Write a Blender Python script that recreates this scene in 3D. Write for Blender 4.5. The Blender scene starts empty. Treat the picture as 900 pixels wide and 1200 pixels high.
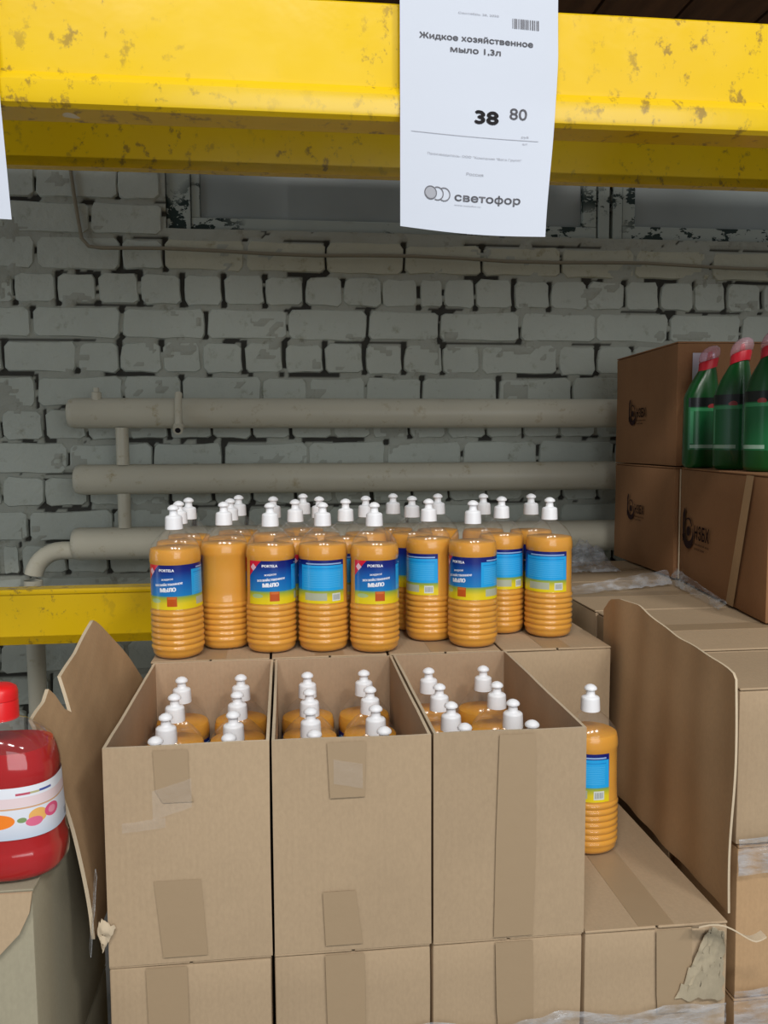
import bpy, bmesh, math, random
from mathutils import Vector, Matrix, noise
C = bpy.context.scene.collection
random.seed(7)
PI = math.pi

# ------------------------------------------------------------------ camera
PITCH, YAW, ROLL = 0.0815, 0.116, -0.0051
F = Vector((math.sin(YAW)*math.cos(PITCH), math.cos(YAW)*math.cos(PITCH), -math.sin(PITCH)))
R = Vector((math.cos(YAW), -math.sin(YAW), 0)); U = R.cross(F)
R2 = math.cos(ROLL)*R + math.sin(ROLL)*U; U2 = -math.sin(ROLL)*R + math.cos(ROLL)*U
cd = bpy.data.cameras.new('camera'); cam = bpy.data.objects.new('camera', cd); C.objects.link(cam)
cam.matrix_world = Matrix(((R2.x, U2.x, -F.x, 0), (R2.y, U2.y, -F.y, 0), (R2.z, U2.z, -F.z, 1.35), (0, 0, 0, 1)))
cd.sensor_fit = 'VERTICAL'; cd.sensor_height = 36; cd.lens = 993/1200*36; cd.clip_start = 0.02
bpy.context.scene.camera = cam

# ------------------------------------------------------------------ light
W = bpy.data.worlds.new('hall_ambient'); bpy.context.scene.world = W; W.use_nodes = True
W.node_tree.nodes['Background'].inputs[0].default_value = (0.93, 0.96, 1.0, 1)
W.node_tree.nodes['Background'].inputs[1].default_value = 0.24
vs = bpy.context.scene.view_settings
vs.view_transform = 'Standard'; vs.look = 'None'; vs.gamma = 1.0; vs.exposure = 0.0; vs.use_curve_mapping = False
def area(name, loc, target, sx, sy, power, col=(1, 1, 1)):
    l = bpy.data.lights.new(name, 'AREA'); l.shape = 'RECTANGLE'; l.size = sx; l.size_y = sy; l.energy = power; l.color = col
    o = bpy.data.objects.new(name, l); C.objects.link(o); o.location = loc
    o.rotation_euler = (Vector(target)-Vector(loc)).to_track_quat('-Z', 'Y').to_euler(); return o
WARM = (1.0, 0.97, 0.93)
area('aisle_lamp', (-1.0, -2.0, 4.2), (-0.2, 1.3, 1.0), 0.62, 0.24, 50, WARM)
area('aisle_lamp', (0.30, -2.0, 4.2), (0.3, 1.3, 1.0), 0.62, 0.24, 53, WARM)
area('aisle_lamp', (1.9, -2.0, 4.2), (0.7, 1.3, 1.0), 0.62, 0.24, 53, WARM)
area('aisle_fill', (0.9, -2.6, 1.9), (0.4, 1.6, 1.2), 2.6, 1.8, 56, (0.92, 0.97, 1.0))  # soft fill lamp added to lift the front faces and the wall
area('doorway_daylight', (-3.2, 0.9, 1.2), (-0.8, 2.6, 0.9), 0.9, 1.6, 9, (0.75, 0.88, 1.0))

# ------------------------------------------------------------------ helpers
def new_mesh(name, verts, faces, mats=(), midx=None, smooth=False, uvs=None):
    me = bpy.data.meshes.new(name); me.from_pydata([tuple(v) for v in verts], [], faces)
    for m in mats: me.materials.append(m)
    if midx: me.polygons.foreach_set('material_index', midx)
    if smooth: me.polygons.foreach_set('use_smooth', [True]*len(me.polygons))
    if uvs:
        ul = me.uv_layers.new(name='UVMap')
        for l in me.loops: ul.data[l.index].uv = uvs[l.vertex_index]
    me.update(); return me
def link(name, me, parent=None):
    o = bpy.data.objects.new(name, me); C.objects.link(o)
    if parent: o.parent = parent
    return o
def tag(o, label=None, cat=None, group=None, kind=None):
    if label: o['label'] = label
    if cat: o['category'] = cat
    if group: o['group'] = group
    if kind: o['kind'] = kind
    return o
def thing(name, loc, label, cat, group=None, rz=0):
    o = bpy.data.objects.new(name, None); C.objects.link(o); o.location = loc; o.rotation_euler = (0, 0, rz); o.empty_display_size = .05
    return tag(o, label, cat, group)
class MB:
    def __init__(s): s.v = []; s.f = []; s.m = []
    def add(s, v, f, m=0):
        b = len(s.v); s.v += [Vector(p) for p in v]; s.f += [tuple(b+i for i in q) for q in f]; s.m += [m]*len(f)
    def box(s, x0, x1, y0, y1, z0, z1, m=0):
        s.add([(x0,y0,z0),(x1,y0,z0),(x1,y1,z0),(x0,y1,z0),(x0,y0,z1),(x1,y0,z1),(x1,y1,z1),(x0,y1,z1)],
              [(0,3,2,1),(4,5,6,7),(0,1,5,4),(1,2,6,5),(2,3,7,6),(3,0,4,7)], m)
    def rings(s, rs, m=0, cap0=True, cap1=True):
        n = len(rs[0]); b = len(s.v)
        for r in rs: s.v += [Vector(p) for p in r]
        for i in range(len(rs)-1):
            for j in range(n):
                k = (j+1) % n
                s.f.append((b+i*n+j, b+i*n+k, b+(i+1)*n+k, b+(i+1)*n+j)); s.m.append(m)
        if cap0: s.f.append(tuple(b+j for j in reversed(range(n)))); s.m.append(m)
        if cap1: s.f.append(tuple(b+(len(rs)-1)*n+j for j in range(n))); s.m.append(m)
    def tube(s, path, r, n=12, m=0, cap=True):
        path = [Vector(p) for p in path]; rs = []
        for i, p in enumerate(path):
            d = (path[min(i+1, len(path)-1)]-path[max(i-1, 0)]).normalized()
            a = d.cross(Vector((0, 0, 1)))
            if a.length < .05: a = d.cross(Vector((1, 0, 0)))
            a.normalize(); b = d.cross(a); rr = r[i] if isinstance(r, (list, tuple)) else r
            rs.append([p+a*math.cos(2*PI*j/n)*rr+b*math.sin(2*PI*j/n)*rr for j in range(n)])
        s.rings(rs, m, cap, cap)
    def build(s, name, mats, parent=None, smooth=False, bevel=0, seg=2, subdiv=0, wob=0, seed=0, ang=None):
        if not isinstance(mats, (list, tuple)): mats = [mats]
        me = new_mesh(name, s.v, s.f, mats, s.m, smooth)
        if bevel or subdiv or wob:
            bm = bmesh.new(); bm.from_mesh(me)
            if subdiv:
                bmesh.ops.subdivide_edges(bm, edges=[e for e in bm.edges if e.calc_length() > .05], cuts=subdiv, use_grid_fill=True)
            if wob:
                for v in bm.verts:
                    q = v.co*6+Vector((seed*3.1, seed*1.7, 0)); v.co += noise.noise_vector(q)*wob
            if bevel:
                es = [e for e in bm.edges if len(e.link_faces) == 2 and e.calc_face_angle() > .6]
                bmesh.ops.bevel(bm, geom=es, offset=bevel, segments=seg, affect='EDGES', profile=.5)
            for f in bm.faces: f.smooth = True
            bm.to_mesh(me); bm.free()
            me.set_sharp_from_angle(angle=math.radians(35))
        elif smooth: me.set_sharp_from_angle(angle=math.radians(ang or 50))
        return link(name, me, parent)
def grid_slab(name, nu, nv, fn, nrm, th, mats, parent=None):
    # a bent sheet with thickness: fn(s,t)->point, offset along nrm; rim uses material 1
    V = []; Fc = []; M = []
    for k in (0, 1):
        for i in range(nu+1):
            for j in range(nv+1):
                V.append(Vector(fn(i/nu, j/nv))+Vector(nrm)*th*k)
    n1 = (nu+1)*(nv+1); I = lambda i, j, k: k*n1+i*(nv+1)+j
    for i in range(nu):
        for j in range(nv):
            Fc.append((I(i,j,0), I(i+1,j,0), I(i+1,j+1,0), I(i,j+1,0))); M.append(0)
            Fc.append((I(i,j,1), I(i,j+1,1), I(i+1,j+1,1), I(i+1,j,1))); M.append(0)
    rim = [(i,0) for i in range(nu)]+[(nu,j) for j in range(nv)]+[(i,nv) for i in range(nu,0,-1)]+[(0,j) for j in range(nv,0,-1)]
    for a in range(len(rim)):
        p = rim[a]; q = rim[(a+1) % len(rim)]
        Fc.append((I(*p,0), I(*p,1), I(*q,1), I(*q,0))); M.append(min(1, len(mats)-1))
    me = new_mesh(name, V, Fc, mats, M, True); me.set_sharp_from_angle(angle=math.radians(50))
    return link(name, me, parent)
def sheet(name, nu, nv, fn, mats, parent=None, uv=True):
    V = [fn(i/nu, j/nv) for i in range(nu+1) for j in range(nv+1)]
    Fc = [(i*(nv+1)+j, (i+1)*(nv+1)+j, (i+1)*(nv+1)+j+1, i*(nv+1)+j+1) for i in range(nu) for j in range(nv)]
    uvs = [(i/nu, j/nv) for i in range(nu+1) for j in range(nv+1)] if uv else None
    return link(name, new_mesh(name, V, Fc, mats, None, True, uvs), parent)
from mathutils.geometry import delaunay_2d_cdt
def text_geo(s):
    """flat lettering: the font's contours filled by winding number"""
    cu = bpy.data.curves.new('lettering', 'FONT'); cu.body = s; cu.size = 1; cu.align_x = 'LEFT'; cu.resolution_u = 3; cu.fill_mode = 'NONE'
    ob = bpy.data.objects.new('lettering', cu); me = bpy.data.meshes.new_from_object(ob)
    V = [p.co.to_2d() for p in me.vertices]; E = [tuple(e.vertices) for e in me.edges]
    bpy.data.objects.remove(ob); bpy.data.meshes.remove(me); bpy.data.curves.remove(cu)
    seg = []
    for a, b in E:
        if abs(a-b) == 1: a, b = min(a, b), max(a, b)
        else: a, b = max(a, b), min(a, b)
        seg.append((V[a], V[b]))
    vo, eo, fo = delaunay_2d_cdt(V, E, [], 0, 1e-5)[:3]
    out = []
    for f in fo:
        c = sum((vo[i] for i in f), Vector((0, 0)))/len(f); w = 0
        for a, b in seg:
            if (a.y <= c.y) != (b.y <= c.y) and a.x+(c.y-a.y)/(b.y-a.y)*(b.x-a.x) > c.x: w += 1 if b.y > a.y else -1
        if w: out.append(tuple(f))
    return [(p.x, p.y) for p in vo], out
def fit_text(s, width, height, bold=0.0, align='CENTER'):
    v, f = text_geo(s)
    x0 = min(p[0] for p in v); x1 = max(p[0] for p in v); k = width/(x1-x0); hk = height/0.72
    o = {'CENTER': .5, 'LEFT': 0, 'RIGHT': 1}[align]
    v = [((p[0]-x0-(x1-x0)*o)*k, p[1]*hk) for p in v]
    if bold:
        V = []; Fc = []; n = len(v); bx = bold*height
        for q, (dx, dy) in enumerate(((-bx, 0), (bx, 0), (0, bx*.8), (0, -bx*.8))):
            V += [(p[0]+dx, p[1]+dy) for p in v]; Fc += [tuple(i+q*n for i in t_) for t_ in f]
        v, f = V, Fc
    return v, f

# ------------------------------------------------------------------ materials
def mat(name, rough=.5, col=(.5,.5,.5), spec=.5, metal=0):
    m = bpy.data.materials.new(name); m.use_nodes = True; b = m.node_tree.nodes['Principled BSDF']
    b.inputs['Base Color'].default_value = (*col, 1); b.inputs['Roughness'].default_value = rough
    b.inputs['Specular IOR Level'].default_value = spec; b.inputs['Metallic'].default_value = metal
    return m
class NT:
    def __init__(s, m): s.t = m.node_tree; s.b = s.t.nodes['Principled BSDF']
    def n(s, typ, **kw):
        x = s.t.nodes.new(typ)
        for k, v in kw.items(): setattr(x, k, v)
        return x
    def l(s, a, b): s.t.links.new(a, b)
    def coord(s, which='Object', scale=(1,1,1)):
        tc = s.n('ShaderNodeTexCoord'); mp = s.n('ShaderNodeMapping'); mp.inputs['Scale'].default_value = scale
        s.l(tc.outputs[which], mp.inputs[0]); return mp.outputs[0]
    def noise(s, vec, scale, detail=4, rough=.55):
        x = s.n('ShaderNodeTexNoise'); s.l(vec, x.inputs['Vector']); x.inputs['Scale'].default_value = scale
        x.inputs['Detail'].default_value = detail; x.inputs['Roughness'].default_value = rough; return x.outputs['Fac']
    def ramp(s, f, stops):
        x = s.n('ShaderNodeValToRGB'); s.l(f, x.inputs[0]); e = x.color_ramp.elements
        while len(e) < len(stops): e.new(.5)
        for i, (p, c) in enumerate(stops): e[i].position = p; e[i].color = (*c, 1) if len(c) == 3 else c
        return x.outputs[0]
    def mix(s, f, a, b, mode='MIX'):
        x = s.n('ShaderNodeMix', data_type='RGBA', blend_type=mode)
        for i, q in ((0, f), (6, a), (7, b)):
            if hasattr(q, 'is_linked'): s.l(q, x.inputs[i])
            elif isinstance(q, tuple): x.inputs[i].default_value = (*q, 1)
            else: x.inputs[i].default_value = q
        return x.outputs[2]
    def math(s, op, a, b=0.0, c=None):
        x = s.n('ShaderNodeMath', operation=op)
        for i, q in enumerate((a, b) if c is None else (a, b, c)):
            if hasattr(q, 'is_linked'): s.l(q, x.inputs[i])
            else: x.inputs[i].default_value = q
        return x.outputs[0]
    def bump(s, h, strength, dist=.002):
        x = s.n('ShaderNodeBump'); x.inputs['Strength'].default_value = strength; x.inputs['Distance'].default_value = dist
        s.l(h, x.inputs['Height']); s.l(x.outputs[0], s.b.inputs['Normal']); return x
    def uv(s):
        tc = s.n('ShaderNodeTexCoord'); sp = s.n('ShaderNodeSeparateXYZ'); s.l(tc.outputs['UV'], sp.inputs[0])
        return sp.outputs[0], sp.outputs[1]
    def rect(s, u, v, u0, u1, v0, v1):
        a = s.math('GREATER_THAN', u, u0); b = s.math('LESS_THAN', u, u1); c = s.math('GREATER_THAN', v, v0); d = s.math('LESS_THAN', v, v1)
        return s.math('MULTIPLY', s.math('MULTIPLY', a, b), s.math('MULTIPLY', c, d))
    def ell(s, u, v, cu, cv, ru, rv):
        a = s.math('POWER', s.math('DIVIDE', s.math('SUBTRACT', u, cu), ru), 2); b = s.math('POWER', s.math('DIVIDE', s.math('SUBTRACT', v, cv), rv), 2)
        return s.math('LESS_THAN', s.math('ADD', a, b), 1.0)
def cardboard(name, c, var=.12, rough=.85):
    m = mat(name, rough, c, .2); t = NT(m); o = t.coord()
    oi = t.n('ShaderNodeObjectInfo')
    ad = t.n('ShaderNodeVectorMath', operation='ADD'); t.l(o, ad.inputs[0]); t.l(oi.outputs['Random'], ad.inputs[1]); o = ad.outputs[0]
    d = tuple(x*(1-var*1.6) for x in c); b = tuple(min(1, x*(1+var)) for x in c)
    c1 = t.ramp(t.noise(o, 3.2, 5), [(.3, d), (.55, c), (.8, b)])
    fib = t.ramp(t.noise(t.coord(scale=(1, 1, .6)), 260, 3), [(.3, (.95,.95,.95)), (.7, (1.03,1.03,1.03))])
    cc = t.mix(1.0, c1, fib, 'MULTIPLY')
    hs = t.n('ShaderNodeHueSaturation'); t.l(cc, hs.inputs['Color'])
    t.l(t.math('MULTIPLY_ADD', oi.outputs['Random'], .14, .93), hs.inputs['Value']); t.l(hs.outputs[0], t.b.inputs['Base Color'])
    sp = t.n('ShaderNodeTexWave', wave_type='BANDS', bands_direction='X'); sp.inputs['Scale'].default_value = 42; t.l(t.coord(), sp.inputs['Vector'])
    h = t.math('ADD', t.math('MULTIPLY', sp.outputs['Fac'], .25), t.noise(o, 14, 4)); t.bump(h, .28, .002)
    return m
M = {}
M['card'] = cardboard('kraft_cardboard', (.43, .315, .20), .05)
M['card_in'] = cardboard('kraft_cardboard_inside', (.42, .29, .185))
M['card_warm'] = cardboard('brown_cardboard_inner_face', (.44, .285, .155), .12)
M['card_red'] = cardboard('reddish_brown_cardboard', (.30, .15, .07), .10)
M['card_edge'] = cardboard('torn_cardboard_edge', (.58, .47, .33))
M['torn'] = cardboard('torn_inner_paper', (.33,.28,.195), .45)
M['card_grey'] = cardboard('greyish_cardboard', (.31, .28, .20))
M['white_plastic'] = mat('white_cap_plastic', .38, (.86, .87, .90), .5)
M['ink'] = mat('black_print', .7, (.012, .010, .012), .2)
M['ink_grey'] = mat('grey_print', .7, (.16, .16, .18), .2)
M['ink_brown'] = mat('dark_box_print', .8, (.030, .014, .014), .1)
M['paper'] = mat('printer_paper', .8, (.57, .61, .69), .2)
t = NT(M['paper']); t.bump(t.noise(t.coord(), 9, 3), .25, .004)
M['letter_white'] = mat('white_lettering', .4, (.85, .88, .95), .4)
# tape: thin translucent brown film
m = mat('packing_tape', .22, (.355, .255, .155), .5); t = NT(m); t.b.inputs['Coat Weight'].default_value = .0
t.b.inputs['Roughness'].default_value = .38; t.bump(t.noise(t.coord(), 30, 4), .3, .002); M['tape'] = m
m = mat('clear_tape', .2, (.8, .8, .8), .5); t = NT(m); t.b.inputs['Alpha'].default_value = .09; t.b.inputs['Roughness'].default_value = .12
t.bump(t.noise(t.coord(), 45, 4), .9, .006); M['clear_tape'] = m
# stretch film
m = mat('stretch_film', .14, (.52, .54, .57), 1.0); t = NT(m); nz = t.noise(t.coord(scale=(1, 1, 3)), 20, 4, .6)
t.l(t.ramp(nz, [(.40, (.10,.10,.10)), (.60, (.55,.55,.55))]), t.b.inputs['Alpha']); t.bump(nz, .8, .005); M['film'] = m
# painted steel
m = mat('yellow_beam_paint', .3, (.83, .60, .02), .5); t = NT(m); o = t.coord()
base = t.ramp(t.noise(o, 2.3, 5), [(.3, (.73,.46,.004)), (.6, (.78,.52,.006)), (.8, (.80,.56,.02))])
zone = t.ramp(t.noise(o, 3.1, 2), [(.40, (0,0,0)), (.55, (1,1,1))])
sc = t.ramp(t.noise(t.coord(scale=(1.2, 1, 1)), 34, 5, .7), [(.565, (0,0,0)), (.64, (1,1,1))])
ff = t.math('MULTIPLY', t.math('MULTIPLY', zone, sc), .72)
c1 = t.mix(ff, base, (.20, .115, .03))
w1 = t.ramp(t.noise(t.coord(scale=(1, 1, .7)), 13, 2), [(.745, (0,0,0)), (.76, (1,1,1))])
c2 = t.mix(t.math('MULTIPLY', w1, .8), c1, (.80, .76, .62)); t.l(c2, t.b.inputs['Base Color'])
t.l(t.ramp(t.noise(o, 6, 4), [(.3, (.16,.16,.16)), (.8, (.30,.30,.30))]), t.b.inputs['Roughness']); t.bump(t.noise(o, 18, 3), .15, .003)
M['yellow'] = m
# wall paint
def wallpaint(name, c, dirt, deep=False):
    m = mat(name, .75, c, .3); t = NT(m); o = t.coord('Object')
    g = t.n('ShaderNodeNewGeometry'); pos = g.outputs['Position']
    big = t.ramp(t.noise(pos, 1.7, 4), [(.3, tuple(x*.86 for x in c)), (.7, tuple(min(1, x*1.08) for x in c))])
    sm = t.ramp(t.noise(pos, 24, 6, .7), [(.28, dirt), (.42, (1,1,1)), (1, (1,1,1))])
    cc = t.mix(1.0, big, sm, 'MULTIPLY')
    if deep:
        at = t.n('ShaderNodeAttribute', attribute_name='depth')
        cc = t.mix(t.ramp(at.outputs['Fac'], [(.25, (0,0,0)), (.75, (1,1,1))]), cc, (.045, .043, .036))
    t.l(cc, t.b.inputs['Base Color'])
    t.bump(t.math('ADD', t.noise(pos, 40, 5, .6), t.math('MULTIPLY', t.noise(pos, 12, 3), 1.5)), .75, .006); return m
M['brick'] = wallpaint('grey_painted_brick', (.46, .485, .43), (.72,.70,.64))
M['brick_sill'] = wallpaint('yellowed_painted_brick', (.46, .455, .36), (.68,.62,.5))
M['mortar'] = wallpaint('grey_painted_mortar', (.36, .37, .32), (.6,.58,.52), True)
m = wallpaint('painted_pipe', (.53, .50, .40), (.72,.64,.5)); t = NT(m)
for n_ in m.node_tree.nodes:
    if n_.type == 'BUMP': n_.inputs['Strength'].default_value = .12
t.b.inputs['Roughness'].default_value = .42; M['pipe'] = m
M['cable'] = mat('dirty_painted_cable', .6, (.24, .21, .15), .3)
m = mat('peeling_frame_paint', .6, (.42,.46,.43), .3); t = NT(m); g = t.n('ShaderNodeNewGeometry'); pos = g.outputs['Position']
mp = t.n('ShaderNodeMapping'); mp.inputs['Scale'].default_value = (1, 1, 1.6); t.l(pos, mp.inputs[0])
pe = t.math('MULTIPLY', t.ramp(t.noise(mp.outputs[0], 20, 6, .65), [(.515, (0,0,0)), (.53, (1,1,1))]), t.ramp(t.noise(pos, 3.5, 2), [(.42, (0,0,0)), (.5, (1,1,1))]))
t.l(t.mix(pe, (.40,.445,.41), (.018,.035,.032)), t.b.inputs['Base Color']); t.bump(pe, -.6, .003); M['frame'] = m
m = mat('painted_over_glass', .35, (.30,.34,.335), .5); t = NT(m); g = t.n('ShaderNodeNewGeometry')
t.l(t.ramp(t.noise(g.outputs['Position'], 3, 3), [(.3, (.27,.305,.30)), (.7, (.33,.37,.37))]), t.b.inputs['Base Color']); M['pane'] = m
m = mat('dark_deck_wood', .8, (.06,.032,.02), .3); t = NT(m); o = t.coord(scale=(1, .12, 1))
t.l(t.ramp(t.noise(o, 40, 5), [(.3, (.035,.018,.012)), (.7, (.095,.05,.03))]), t.b.inputs['Base Color']); M['deck'] = m
m = mat('pallet_wood', .8, (.38,.27,.15), .3); t = NT(m); o = t.coord(scale=(.15, 1, 1))
t.l(t.ramp(t.noise(o, 50, 5), [(.3, (.26,.18,.10)), (.7, (.43,.32,.19))]), t.b.inputs['Base Color']); M['wood'] = m
m = mat('concrete_floor', .7, (.2,.2,.19), .3); t = NT(m); o = t.coord()
t.l(t.ramp(t.noise(o, 3, 8, .65), [(.3, (.13,.13,.125)), (.7, (.26,.25,.24))]), t.b.inputs['Base Color']); t.bump(t.noise(o, 30, 5), .3, .004); M['floor'] = m
# soap and bottles
m = mat('orange_soap', .35, (.70, .315, .014), .2); t = NT(m)
t.b.inputs['Subsurface Weight'].default_value = .12; t.b.inputs['Subsurface Radius'].default_value = (.02, .008, .002); t.b.inputs['Subsurface Scale'].default_value = .5
M['soap'] = m
def clear(name, tint=(1,1,1), haze=.04, rough=.05):
    m = bpy.data.materials.new(name); m.use_nodes = True; nt = m.node_tree; nt.nodes.clear()
    out = nt.nodes.new('ShaderNodeOutputMaterial'); tr = nt.nodes.new('ShaderNodeBsdfTransparent'); tr.inputs[0].default_value = (*tint, 1)
    gl = nt.nodes.new('ShaderNodeBsdfGlossy'); gl.inputs['Roughness'].default_value = rough
    df = nt.nodes.new('ShaderNodeBsdfDiffuse'); df.inputs[0].default_value = (*tint, 1)
    lw = nt.nodes.new('ShaderNodeFresnel'); lw.inputs[0].default_value = 1.5
    a = nt.nodes.new('ShaderNodeMixShader'); b = nt.nodes.new('ShaderNodeMixShader'); a.inputs[0].default_value = haze
    nt.links.new(tr.outputs[0], a.inputs[1]); nt.links.new(df.outputs[0], a.inputs[2])
    geo = nt.nodes.new('ShaderNodeNewGeometry'); inv = nt.nodes.new('ShaderNodeMath'); inv.operation = 'SUBTRACT'; inv.inputs[0].default_value = 1
    mu = nt.nodes.new('ShaderNodeMath'); mu.operation = 'MULTIPLY'; nt.links.new(geo.outputs['Backfacing'], inv.inputs[1]); nt.links.new(inv.outputs[0], mu.inputs[0]); nt.links.new(lw.outputs[0], mu.inputs[1]); nt.links.new(mu.outputs[0], b.inputs[0]); nt.links.new(a.outputs[0], b.inputs[1]); nt.links.new(gl.outputs[0], b.inputs[2])
    nt.links.new(b.outputs[0], out.inputs[0]); return m
M['pet'] = clear('clear_bottle_plastic', (.98,.97,.95), .035, .14)
M['pet_thin'] = clear('red_bottle_clear_plastic', (.97,.95,.95), .015, .08)
M['pink_clear'] = clear('pinkish_clear_overcap', (.95,.72,.78), .22, .08)
m = mat('red_soap', .12, (.40, .002, .004), .3); t = NT(m); M['red_soap'] = m
M['red_plastic'] = mat('red_cap_plastic', .35, (.72, .012, .014), .5)
M['green_plastic'] = mat('green_bottle_plastic', .28, (.003, .065, .011), .5)
M['collar_red'] = mat('red_collar_plastic', .4, (.55, .01, .025), .5)
# soap label (blue front panel, cyan back panel, yellow foot)
m = mat('blue_soap_label', .22, (.05,.2,.6), .5); t = NT(m); u, v = t.uv()
blue = t.ramp(v, [(.30, (.01,.20,.52)), (.62, (.008,.115,.42)), (.86, (.006,.02,.20)), (1, (.006,.01,.14))])
c = t.mix(t.rect(u, v, .50, .995, .28, .88), blue, (.015, .36, .78))
c = t.mix(t.math('MULTIPLY', t.rect(u, v, .52, .97, .80, .815), .7), c, (.01,.14,.5))
c = t.mix(t.math('MULTIPLY', t.rect(u, v, .56, .97, .90, .93), .8), c, (.35,.55,.85))
bars = t.math('GREATER_THAN', t.math('FRACT', t.math('MULTIPLY', v, 26)), .62)
c = t.mix(t.math('MULTIPLY', t.math('MULTIPLY', t.rect(u, v, .53, .96, .36, .76), bars), .28), c, (.2,.6,.9))
yel = t.ramp(v, [(0, (.80,.62,.01)), (.14, (.70,.56,.02)), (.25, (.34,.40,.04)), (.31, (.06,.28,.20))])
edge = t.math('MULTIPLY_ADD', t.math('POWER', t.math('SUBTRACT', u, .25), 2), .6, .27)
c = t.mix(t.math('LESS_THAN', v, .30), c, yel)
c = t.mix(t.math('MULTIPLY', t.ell(u, v, .10, .19, .06, .05), .6), c, (.25,.5,.35))
c = t.mix(t.rect(u, v, .55, .80, .07, .24), c, (.42,.45,.33))
c = t.mix(t.rect(u, v, .86, .955, .05, .23), c, (.62,.66,.62))
bc = t.math('GREATER_THAN', t.math('FRACT', t.math('MULTIPLY', u, 90)), .5)
c = t.mix(t.math('MULTIPLY', t.rect(u, v, .87, .945, .08, .20), bc), c, (.2,.22,.25))
c = t.mix(t.rect(u, v, .225, .33, .07, .29), c, (.50,.085,.01))
c = t.mix(t.rect(u, v, .235, .32, .235, .275), c, (.62,.16,.03))
dia = t.math('LESS_THAN', t.math('ADD', t.math('MULTIPLY', u, 2.45), t.math('SUBTRACT', 1.0, v)), .36)
c = t.mix(dia, c, (.62,.008,.03))
d2 = t.math('LESS_THAN', t.math('ADD', t.math('ABSOLUTE', t.math('MULTIPLY', t.math('SUBTRACT', u, .055), 2.2)), t.math('ABSOLUTE', t.math('SUBTRACT', v, .85))), .085)
c = t.mix(d2, c, (.75,.45,.52)); t.l(c, t.b.inputs['Base Color']); M['label'] = m
# fruit label for the red bottle
m = mat('white_fruit_label', .35, (.8,.8,.85), .4); t = NT(m); u, v = t.uv()
c = t.ramp(v, [(0, (.50,.56,.66)), (.3, (.66,.69,.76)), (1, (.76,.78,.84))])
c = t.mix(t.rect(u, v, .0, 1, .62, .80), c, (.74,.60,.62))
c = t.mix(t.rect(u, v, .0, 1, .575, .61), c, (.62,.36,.22))
c = t.mix(t.rect(u, v, .555, .60, .84, .885), c, (.5,.09,.14)); c = t.mix(t.rect(u, v, .60, .635, .845, .885), c, (.45,.42,.22)); c = t.mix(t.rect(u, v, .635, .69, .85, .895), c, (.06,.09,.32))
c = t.mix(t.ell(u, v, .625, .40, .035, .14), c, (.78,.42,.12)); c = t.mix(t.ell(u, v, .61, .30, .03, .09), c, (.68,.14,.25)); c = t.mix(t.ell(u, v, .685, .42, .035, .13), c, (.66,.08,.2))
c = t.mix(t.ell(u, v, .685, .42, .018, .07), c, (.72,.25,.35)); c = t.mix(t.ell(u, v, .50, .36, .05, .15), c, (.85,.22,.02)); c = t.mix(t.ell(u, v, .57, .36, .014, .05), c, (.2,.3,.12))
c = t.mix(t.math('GREATER_THAN', t.math('ADD', u, t.math('MULTIPLY', v, .25)), .925), c, c)
c = t.mix(t.rect(u, v, .79, .88, .33, .55), c, (.60,.03,.01))
c = t.mix(t.math('MULTIPLY', t.rect(u, v, .76, .84, .06, .2), t.math('GREATER_THAN', t.math('FRACT', t.math('MULTIPLY', u, 80)), .45)), c, (.15,.17,.2))
t.l(c, t.b.inputs['Base Color']); M['fruit_label'] = m
m = mat('green_bottle_label', .3, (.02,.25,.08), .4); t = NT(m); u, v = t.uv()
c = t.mix(t.rect(u, v, .0, 1, .82, 1), (.008,.12,.035), (.004,.006,.006)); c = t.mix(t.ell(u, v, .66, .83, .12, .05), c, (.28,.03,.03))
c = t.mix(t.rect(u, v, .08, .92, .74, .80), c, (.04,.26,.10)); c = t.mix(t.rect(u, v, .08, .75, .03, .095), c, (.26,.40,.30)); c = t.mix(t.rect(u, v, .08, .2, .12, .74), c, (.06,.28,.13))
t.l(c, t.b.inputs['Base Color']); M['green_label'] = m

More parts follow.
